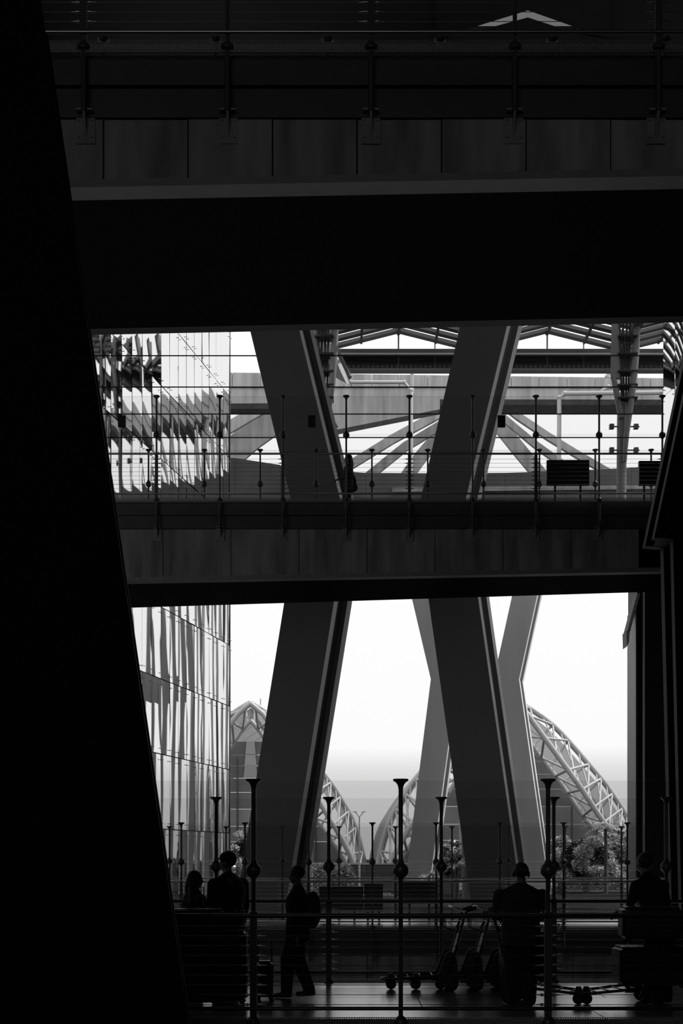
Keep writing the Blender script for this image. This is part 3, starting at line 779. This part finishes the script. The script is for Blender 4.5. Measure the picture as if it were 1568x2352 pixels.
# roadside wall that closes the view below the trees
tt = thing('parapet_wall', 'low grey parapet wall beyond the far lower bridge', 'wall', (0, 92, -.5))
for k in range(12):
    obj('wall_panel', MB().bb(-14 + k * 2.6, -11.42 + k * 2.6, -.15, .15, 0, 1.55), M['wallgrey'], tt)
obj('coping', MB().bb(-14, 17.2, -.2, .2, 1.56, 1.66), M['viaduct'], tt)

# street lamps
def lamp(label, px, ytop, d, double):
    b_ = P(px, 2000, d); b_.z = -.5; tt = thing('street_lamp', label, 'lamp', b_); H = ZZ(ytop, d) + .5; s_ = d / 3000
    obj('pole', MB().tube((0, 0, 0), (0, 0, H - 12 * s_), .07, .05, n=8), M['pipe'], tt)
    arms = (-1, 1) if double else (0,)
    for a in arms:
        if a:
            obj('arm', MB().path([(0, 0, H - 12 * s_), (a * 4 * s_, 0, H - 7 * s_), (a * 8 * s_, 0, H - 2 * s_)], .035, n=6), M['pipe'], tt)
            obj('lamp_head', MB().box((a * 10 * s_, 0, H), (9 * s_, .25, 2.4 * s_), Matrix.Rotation(-a * .12, 3, 'Y')), M['lamp'], tt)
        else: obj('lamp_head', MB().box((0, 0, H - 2 * s_), (8 * s_, .3, 4 * s_)), M['lamp'], tt)
lamp('double-armed street lamp standing between the two vaulted halls', 825, 1865, 88, True)
lamp('single white street lamp beside the far right tree', 1421, 1866, 84, False)
tt = thing('antenna', 'thin antenna above the left vaulted hall', 'antenna', P(598, 1640, 170))
obj('rod', MB().tube((0, 0, -4), (0, 0, 2.0), .05, n=5), M['post'], tt)
obj('tip', MB().ell((0, 0, .2), (.1, .1, .25), 8, 6), M['post'], tt)

# ------------------------------------------------------------------ people
def cap(mb, p0, p1, r0, r1, n=14):
    p0, p1 = Vector(p0), Vector(p1); a = p1 - p0; L = max(a.length, 1e-4); a = a / L
    pts = []; rs = []
    for k in range(4): 
        th = PI / 2 * (1 - k / 3.5); pts.append(p0 - a * r0 * math.sin(th)); rs.append(max(r0 * math.cos(th), r0 * .12))
    pts.append(p0); rs.append(r0); pts.append(p1); rs.append(r1)
    for k in range(3, -1, -1):
        th = PI / 2 * (1 - k / 3.5); pts.append(p1 + a * r1 * math.sin(th)); rs.append(max(r1 * math.cos(th), r1 * .12))
    q = a.to_track_quat('Z', 'Y'); vs = []
    for p, r in zip(pts, rs):
        for i in range(n):
            t_ = 2 * PI * i / n; vs.append(p + q @ Vector((r * math.cos(t_), r * math.sin(t_), 0)))
    m = len(pts)
    fs = [(j * n + i, j * n + (i + 1) % n, (j + 1) * n + (i + 1) % n, (j + 1) * n + i) for j in range(m - 1) for i in range(n)]
    mb.add(vs, fs, 0, True); mb.add(vs, [tuple(range(n - 1, -1, -1)), tuple(range((m - 1) * n, m * n))], 0)
def loft(mb, rings, n=20):
    vs = []
    for (x, y, z, rx, ry) in rings:
        for i in range(n):
            t_ = 2 * PI * i / n; vs.append((x + rx * math.cos(t_), y + ry * math.sin(t_), z))
    m = len(rings)
    mb.add(vs, [(j * n + i, j * n + (i + 1) % n, (j + 1) * n + (i + 1) % n, (j + 1) * n + i) for j in range(m - 1) for i in range(n)], 0, True)
    mb.add(vs, [tuple(range(n - 1, -1, -1)), tuple(range((m - 1) * n, m * n))], 0)
def person(label, loc, yaw, h, build=1.0, stride=0.0, lean=0.0, arms=('down', 'down'), top='coat', legs='trouser', coat_len=.82, head_yaw=0, head_tilt=0, voxel=.010):
    s = h / 1.75; tt = thing('person', label, 'person', loc, yaw)
    seg = []  # (p0,p1,r,label)
    mb = MB()
    def S(p0, p1, r0, r1, lab):
        cap(mb, p0, p1, r0, r1); seg.append((Vector(p0), Vector(p1), max(r0, r1), lab))
    def ln(z): return max(0, z - .95) * math.tan(lean)
    B = build
    # legs
    for sd in (-1, 1):
        st = stride * sd
        hip = Vector((.09 * sd, 0, .92)); ft = Vector((.10 * sd, st * .42, .085 + (.05 if st < 0 else 0)))
        kn = (hip + ft) / 2 + Vector((.005 * sd, .05 + abs(st) * .05, .02))
        S(hip, kn, .098 * B, .078 * B, legs); S(kn, ft, .076 * B, .058 * B, legs)
        S(ft + Vector((0, -.045, -.04)), ft + Vector((.015 * sd, .15, -.05)), .036, .034, 'shoe'); S(ft, ft + Vector((0, .06, -.04)), .042, .034, 'shoe')
    # torso
    rings = [(0, 0, .84, .14 * B, .11 * B), (0, 0, .90, .165 * B, .125 * B), (0, .0, .98, .165 * B, .125 * B), (0, ln(1.08), 1.08, .150 * B, .115 * B), (0, ln(1.2), 1.20, .165 * B, .125 * B),
             (0, ln(1.32), 1.32, .18 * B, .125 * B), (0, ln(1.40), 1.40, .175 * B, .11), (0, ln(1.46), 1.455, .12, .085), (0, ln(1.5), 1.50, .065, .062)]
    if coat_len < .84: rings = [(0, 0, coat_len, .17 * B, .13 * B)] + rings[1:]
    loft(mb, rings); seg.append((Vector((0, 0, coat_len + .08)), Vector((0, ln(1.38), 1.38)), .16, top))
    for sd in (-1, 1): S((.03 * sd, ln(1.46), 1.47), (.150 * B * sd, ln(1.38), 1.375), .055, .052, top); S((.10 * B * sd, ln(1.3), 1.32), (.13 * B * sd, ln(1.37), 1.35), .10, .07, top)
    nk = Vector((0, ln(1.5), 1.47)); hc = Vector((0, ln(1.62) + .02, 1.63))
    S(nk, hc - Vector((0, 0, .06)), .056, .053, 'skin')
    # head
    hq = Matrix.Rotation(head_yaw, 3, 'Z') @ Matrix.Rotation(-head_tilt, 3, 'X')
    def H(v): return hc + hq @ Vector(v)
    mb.ell(H((0, -.012, .028)), (.077, .095, .093), 18, 12, q=hq); mb.ell(H((0, .02, -.035)), (.058, .070, .075), 16, 10, q=hq); mb.ell(H((0, .045, -.082)), (.032, .034, .026), 10, 8, q=hq)
    cap(mb, H((0, .085, .01)), H((0, .104, -.022)), .009, .014); 
    for sd in (-1, 1):
        mb.ell(H((.079 * sd, -.012, -.012)), (.010, .020, .032), 8, 8, q=hq)
        cap(mb, H((.018 * sd, .086, .026)), H((.045 * sd, .076, .026)), .008, .007)
    cap(mb, H((-.02, .084, -.052)), H((.02, .084, -.052)), .007, .007)
    seg.append((H((0, 0, -.08)), H((0, 0, .05)), .08, 'skin'))
    for i, sd in enumerate((-1, 1)):
        sh = Vector((.178 * B * sd, ln(1.38), 1.365)); mode = arms[i]
        if mode == 'down': el = sh + Vector((.05 * sd, -.02, -.28)); wr = el + Vector((.02 * sd, .07, -.24))
        elif mode == 'push': el = sh + Vector((.06 * sd, .06, -.27)); wr = Vector((.20 * sd, ln(1.2) + .36, 1.06))
        elif mode == 'phone': el = sh + Vector((.05 * sd, .05, -.26)); wr = Vector((.06 * sd, ln(1.3) + .28, 1.28))
        elif mode == 'swing': el = sh + Vector((.05 * sd, -.10, -.25)); wr = el + Vector((0, .04, -.25))
        elif mode == 'hold': el = sh + Vector((.05 * sd, .02, -.27)); wr = Vector((.10 * sd, ln(1.1) + .26, 1.10))
        S(sh, el, .056 * B, .043, top); S(el, wr, .042, .030, top)
        hd = (wr - el).normalized()
        if mode in ('push',): hd = Vector((0, .6, -.25)).normalized()
        lat = hd.cross(Vector((0, 0, 1)));  lat = lat.normalized() if lat.length > .1 else Vector((0, 1, 0))
        nrm = hd.cross(lat).normalized(); palm_c = wr + hd * .075
        cap(mb, wr + hd * .02 - lat * .012, palm_c - lat * .02, .020, .019); cap(mb, wr + hd * .02 + lat * .012, palm_c + lat * .02, .020, .019)
        seg.append((wr + hd * .03, palm_c + hd * .08, .03, 'skin'))
        cdir = -nrm if nrm.z > 0 else nrm
        for fi, (of, ll) in enumerate(((-.030, .066), (-.010, .078), (.011, .073), (.031, .058))):
            b0 = palm_c + lat * of + hd * .008; b1 = b0 + hd * ll * .5 + cdir * .008; b2 = b1 + hd * ll * .3 + cdir * .022; b3 = b2 + hd * ll * .08 + cdir * .022
            cap(mb, b0, b1, .0085, .008, 8); cap(mb, b1, b2, .008, .0075, 8); cap(mb, b2, b3, .0075, .0065, 8)
        th0 = wr + hd * .035 - lat * .025 * 1; th1 = th0 - lat * .028 + hd * .03 + cdir * .01; th2 = th1 + hd * .03 + cdir * .012
        cap(mb, th0, th1, .011, .010, 8); cap(mb, th1, th2, .010, .008, 8)
    mb.v = [tuple(Vector(v) * s) for v in mb.v]
    me = mb.mesh('body', [M[k] for k in ('skin', top, legs, 'shoe')])
    o = link('body', me, tt)
    md = o.modifiers.new('remesh', 'REMESH'); md.mode = 'VOXEL'; md.voxel_size = voxel; md.use_smooth_shade = True
    ms = o.modifiers.new('smooth', 'SMOOTH'); ms.factor = .5; ms.iterations = 3
    dg = bpy.context.evaluated_depsgraph_get(); ev = o.evaluated_get(dg); new = bpy.data.meshes.new_from_object(ev)
    o.modifiers.clear(); o.data = new
    new.materials.clear(); keys = ['skin', top, legs, 'shoe']
    for k in keys: new.materials.append(M[k])
    segs = [(a * s, b_ * s, r * s, keys.index(l) if l in keys else 0) for a, b_, r, l in seg]
    for p in new.polygons:
        c = p.center; best = 9; bi = 0
        for a, b_, r, l in segs:
            ab = b_ - a; t_ = max(0, min(1, (c - a).dot(ab) / max(ab.length_squared, 1e-6))); dd = (c - (a + ab * t_)).length - r
            if dd < best: best = dd; bi = l
        if c.z > coat_len * s and c.z < 1.44 * s and bi == keys.index(legs) : bi = 1
        p.material_index = bi; p.use_smooth = True
    return tt, lambda v: H(v) * s, s, hq
def hair(tt, H, s, hq, long=False):
    m = MB(); m.ell(H((0, -.026, .042)), (.089 * s, .100 * s, .098 * s), 18, 12, q=hq)
    if long:
        for k in range(9):
            a = -1.3 + 2.6 * k / 8; p0 = H((.075 * math.sin(a), -.03 - .06 * math.cos(a), .03)); p1 = p0 + Vector((0.02 * math.sin(a), -.02, -.30 * s))
            m.path([p0, (p0 + p1) / 2 + Vector((.015 * math.sin(a), -.015, 0)), p1], [.035 * s, .038 * s, .014 * s], n=8)
    return obj('hair', m, M['hair'], tt)
def capn(tt, H, s, hq):
    m = MB(); m.ell(H((0, -.012, .062)), (.094 * s, .108 * s, .082 * s), 20, 12, q=hq)
    c = H((0, .09, .050)); m.ell(c, (.075 * s, .085 * s, .010 * s), 18, 8, q=hq)
    m.ell(H((0, -.012, .148)), (.010, .010, .006), 8, 6)
    return obj('cap', m, M['coat'], tt)
def on(px, d, z=0): return (XX(px, d), d, z)
def strap(tt, s, side=1, off=0, y0=-.15):
    m = MB(); pts = []
    for k in range(13):
        f = k / 12; pts.append(((-.15 + .32 * f) * side * s, (-.135 - .02 * math.sin(f * PI)) * s, (1.44 - .50 * f) * s))
    for i in range(12):
        a, b_ = Vector(pts[i]), Vector(pts[i + 1]); m.tube(a, b_, .016, n=6)
    return obj('bag_strap', m, M['post_black'], tt)

# woman with long hair, far left
p, H, s, hq = person('long-haired woman in a dark jacket at the left, facing right', on(447, 15.6), math.radians(-62), 1.50, 1.35, top='coat', arms=('phone', 'hold'), coat_len=.70)
hair(p, H, s, hq, True)
# man in cap with cross-body strap
p, H, s, hq = person('man in a cap with a bag strap, standing left of the first tall post', on(524, 15.9), math.radians(52), 1.72, 1.45, top='grey_cloth', arms=('hold', 'down'), coat_len=.78, head_yaw=.35)
hair(p, H, s, hq); capn(p, H, s, hq); strap(p, s, 1)
# walking person left of centre
p, H, s, hq = person('person in a dark top walking past, just right of the first tall post', on(684, 15.35), math.radians(80), 1.56, 1.3, stride=.42, top='coat', arms=('swing', 'hold'), coat_len=.78, head_tilt=.15)
hair(p, H, s, hq, False)
m = MB(); m.ell((0, -.20 * s, 1.18 * s), (.15, .10, .22), 16, 12); obj('backpack', m, M['grey_cloth'], p)
# broad man pushing a cart
p, H, s, hq = person('broad-shouldered man seen from behind pushing a luggage cart, left of the right tall post', on(1196, 14.5), math.radians(-8), 1.60, 1.45, stride=.25, top='grey_cloth', arms=('push', 'push'), coat_len=.76)
hair(p, H, s, hq)
m = MB()
pts = [H((.088 * math.cos(a), -.01, .02 + .11 * math.sin(a))) for a in [PI * k / 10 for k in range(11)]]
m.path(pts, .010, n=8)
for sd in (-1, 1): m.ell(H((.090 * sd, -.01, -.01)), (.018, .034, .038), 12, 8)
obj('headphones', m, M['post_black'], p)
# person at right bending over a loaded cart
p, H, s, hq = person('stooping person in dark clothes behind the loaded cart at the far right', on(1516, 14.9), math.radians(35), 1.72, 1.3, top='coat', lean=.35, arms=('push', 'push'), coat_len=.75, head_tilt=-.3)
hair(p, H, s, hq)
# person on the upper bridge
p, H, s, hq = person('small person with a shoulder bag on the far upper footbridge, left of centre', (XX(800, 33.0), 33.0, ZU), math.radians(70), 1.68, 1.0, stride=.5, top='grey_cloth', arms=('hold', 'swing'), voxel=.014)
hair(p, H, s, hq, True)
obj('shoulder_bag', MB().ell((.24, -.02, .92), (.07, .15, .13), 14, 10), M['case'], p)

# ------------------------------------------------------------------ luggage carts and cases
def wheel(mb, c, r, w_=.03):
    q = Vector((0, 1, 0)).to_track_quat('Z', 'Y')
    mb.lathe([(r * .5, -w_ / 2), (r * .93, -w_ / 2), (r, -w_ * .3), (r, w_ * .3), (r * .93, w_ / 2), (r * .5, w_ / 2)], 18, c, q=q)
def cart(label, loc, rotz, group=None, sc_=1.0):
    # front of the cart is -x, handle at +x
    tt = thing('luggage_cart', label, 'cart', loc, rotz, group)
    W = .24
    for s_ in (-1, 1):
        m = MB(); m.path([(-.55, s_ * W * .45, .13), (-.40, s_ * W * .8, .15), (.15, s_ * W, .20), (.30, s_ * W, .24)], .016, n=8); obj('side_rail', m, M['cart'], tt)
        m = MB(); m.path([(.22, s_ * W, .18), (.34, s_ * W, .60), (.42, s_ * W, .92), (.46, s_ * W * .95, 1.0), (.54, s_ * W * .9, 1.03)], .017, n=8); obj('upright', m, M['cart'], tt)
    m = MB()
    m.path([(-.55, -W * .45, .13), (-.60, -W * .2, .14), (-.60, W * .2, .14), (-.55, W * .45, .13)], .016, n=8); obj('nose_bar', m, M['cart'], tt)
    obj('handle', MB().path([(.46, -W, 1.0), (.56, -W * .9, 1.035), (.58, 0, 1.04), (.56, W * .9, 1.035), (.46, W, 1.0)], .021, n=10), M['rubber'], tt)
    obj('brake_lever', MB().path([(.42, -W * .8, .99), (.30, -W * .7, 1.045), (.25, 0, 1.055), (.30, W * .7, 1.045), (.42, W * .8, .99)], .011, n=8), M['stainless'], tt)
    for k in range(5):
        f = k / 4; obj('deck_bar', MB().tube((-.42 + .6 * f, -W * (.78 + .2 * f), .155 + .05 * f), (-.42 + .6 * f, W * (.78 + .2 * f), .155 + .05 * f), .009, n=6), M['cart'], tt)
    m = MB(); m.prism([(.24, -W * .9, .26), (.37, -W * .9, .70), (.385, -W * .9, .70), (.255, -W * .9, .26)], (0, W * 1.8, 0)); fixn(obj('back_panel', m, M['black'], tt))
    for s_ in (-1, 1): fixn(obj('side_plate', MB().prism([(.06, s_ * W * .95, .10), (.36, s_ * W * .95, .10), (.33, s_ * W * .95, .40), (.27, s_ * W * .95, .50), (.20, s_ * W * .95, .48)], (0, .02, 0)), M['black'], tt))
    m = MB()
    for a in (0, .14): m.path([(.40 - a, -W * .8, .86 - a * .2), (.40 - a, W * .8, .86 - a * .2)], .008, n=6)
    for s_ in (-1, 0, 1): m.path([(.43, s_ * W * .8, .92), (.34, s_ * W * .8, .74), (.20, s_ * W * .8, .78), (.19, s_ * W * .8, .90)], .007, n=6)
    obj('basket', m, M['cart'], tt)
    for c in ((.26, -W, .09), (.26, W, .09), (-.48, 0, .065)):
        m = MB(); wheel(m, c, c[2]); o = obj('wheel', m, M['rubber'], tt)
        fk = MB(); fk.prism([(c[0] - .07, c[1] - .02, c[2]), (c[0] + .05, c[1] - .02, c[2]), (c[0] + .02, c[1] - .02, c[2] + .14), (c[0] - .03, c[1] - .02, c[2] + .14)], (0, .04, 0)); fixn(obj('fork', fk, M['black'], o))
    tt.scale = (sc_,) * 3
    return tt
for k, px in enumerate((985, 1042, 1098)):
    cart(('luggage cart at the left end of the nested row by the rear railing', 'middle luggage cart of the nested row by the rear railing', 'luggage cart at the right end of the nested row, beside the broad man')[k],
         (XX(px, 16.5), 16.5, 0), math.radians(0), 'nested luggage carts by the rear railing')
cart('luggage cart pushed by the broad man, its nose pointing right', (XX(1235, 14.9), 15.0, 0), math.radians(158))
cart('loaded luggage cart at the far right with stacked cases', (XX(1440, 14.9), 14.9, 0), math.radians(8))
def case(label, loc, rotz, w_, d_, h_, lay=False):
    tt = thing('suitcase', label, 'suitcase', loc, rotz)
    bm = bmesh.new(); bmesh.ops.create_cube(bm, size=1); bmesh.ops.scale(bm, vec=(w_, d_, h_), verts=bm.verts)
    bmesh.ops.bevel(bm, geom=list(bm.edges), offset=.035, segments=3, affect='EDGES'); bmesh.ops.translate(bm, vec=(0, 0, h_ / 2 + .04), verts=bm.verts)
    me = bpy.data.meshes.new('shell'); bm.to_mesh(me); bm.free(); me.materials.append(M['case']); link('shell', me, tt)
    for k in range(5):
        x = -w_ * .36 + w_ * .18 * k
        for s_ in (-1, 1): obj('rib', MB().bb(x - .012, x + .012, s_ * d_ / 2 - .005, s_ * d_ / 2 + .005, h_ * .12 + .04, h_ * .9 + .04), M['case'], tt)
    for sx_ in (-1, 1):
        for sy_ in (-1, 1):
            m = MB(); wheel(m, (sx_ * w_ * .38, sy_ * d_ * .32, .03), .03, .022); obj('wheel', m, M['rubber'], tt)
    m = MB(); m.path([(-.08, 0, h_ + .02), (-.08, 0, h_ + (.06 if lay else .28)), (.08, 0, h_ + (.06 if lay else .28)), (.08, 0, h_ + .02)], .010, n=8); obj('handle', m, M['cart'], tt)
case('tall dark suitcase standing in front of the woman at the left', (XX(455, 14.9), 14.75, 0), .1, .62, .30, 1.05)
case('dark suitcase beside the man in the cap', (XX(525, 14.9), 14.9, 0), 0, .42, .26, .80)
case('small dark suitcase right of the first tall post', (XX(608, 15.3), 15.3, 0), 0, .20, .22, .42)
case('dark suitcase lying across the loaded cart at the far right', (XX(1480, 14.9), 14.6, .22), .05, .80, .42, .42, True)
case('upper dark suitcase on the loaded cart at the far right', (XX(1478, 14.9), 14.6, .72), -.06, .66, .38, .36, True)
case('wide dark suitcase on the broad man\'s cart', (XX(1200, 15.1), 15.1, .23), .1, .50, .36, .55, True)
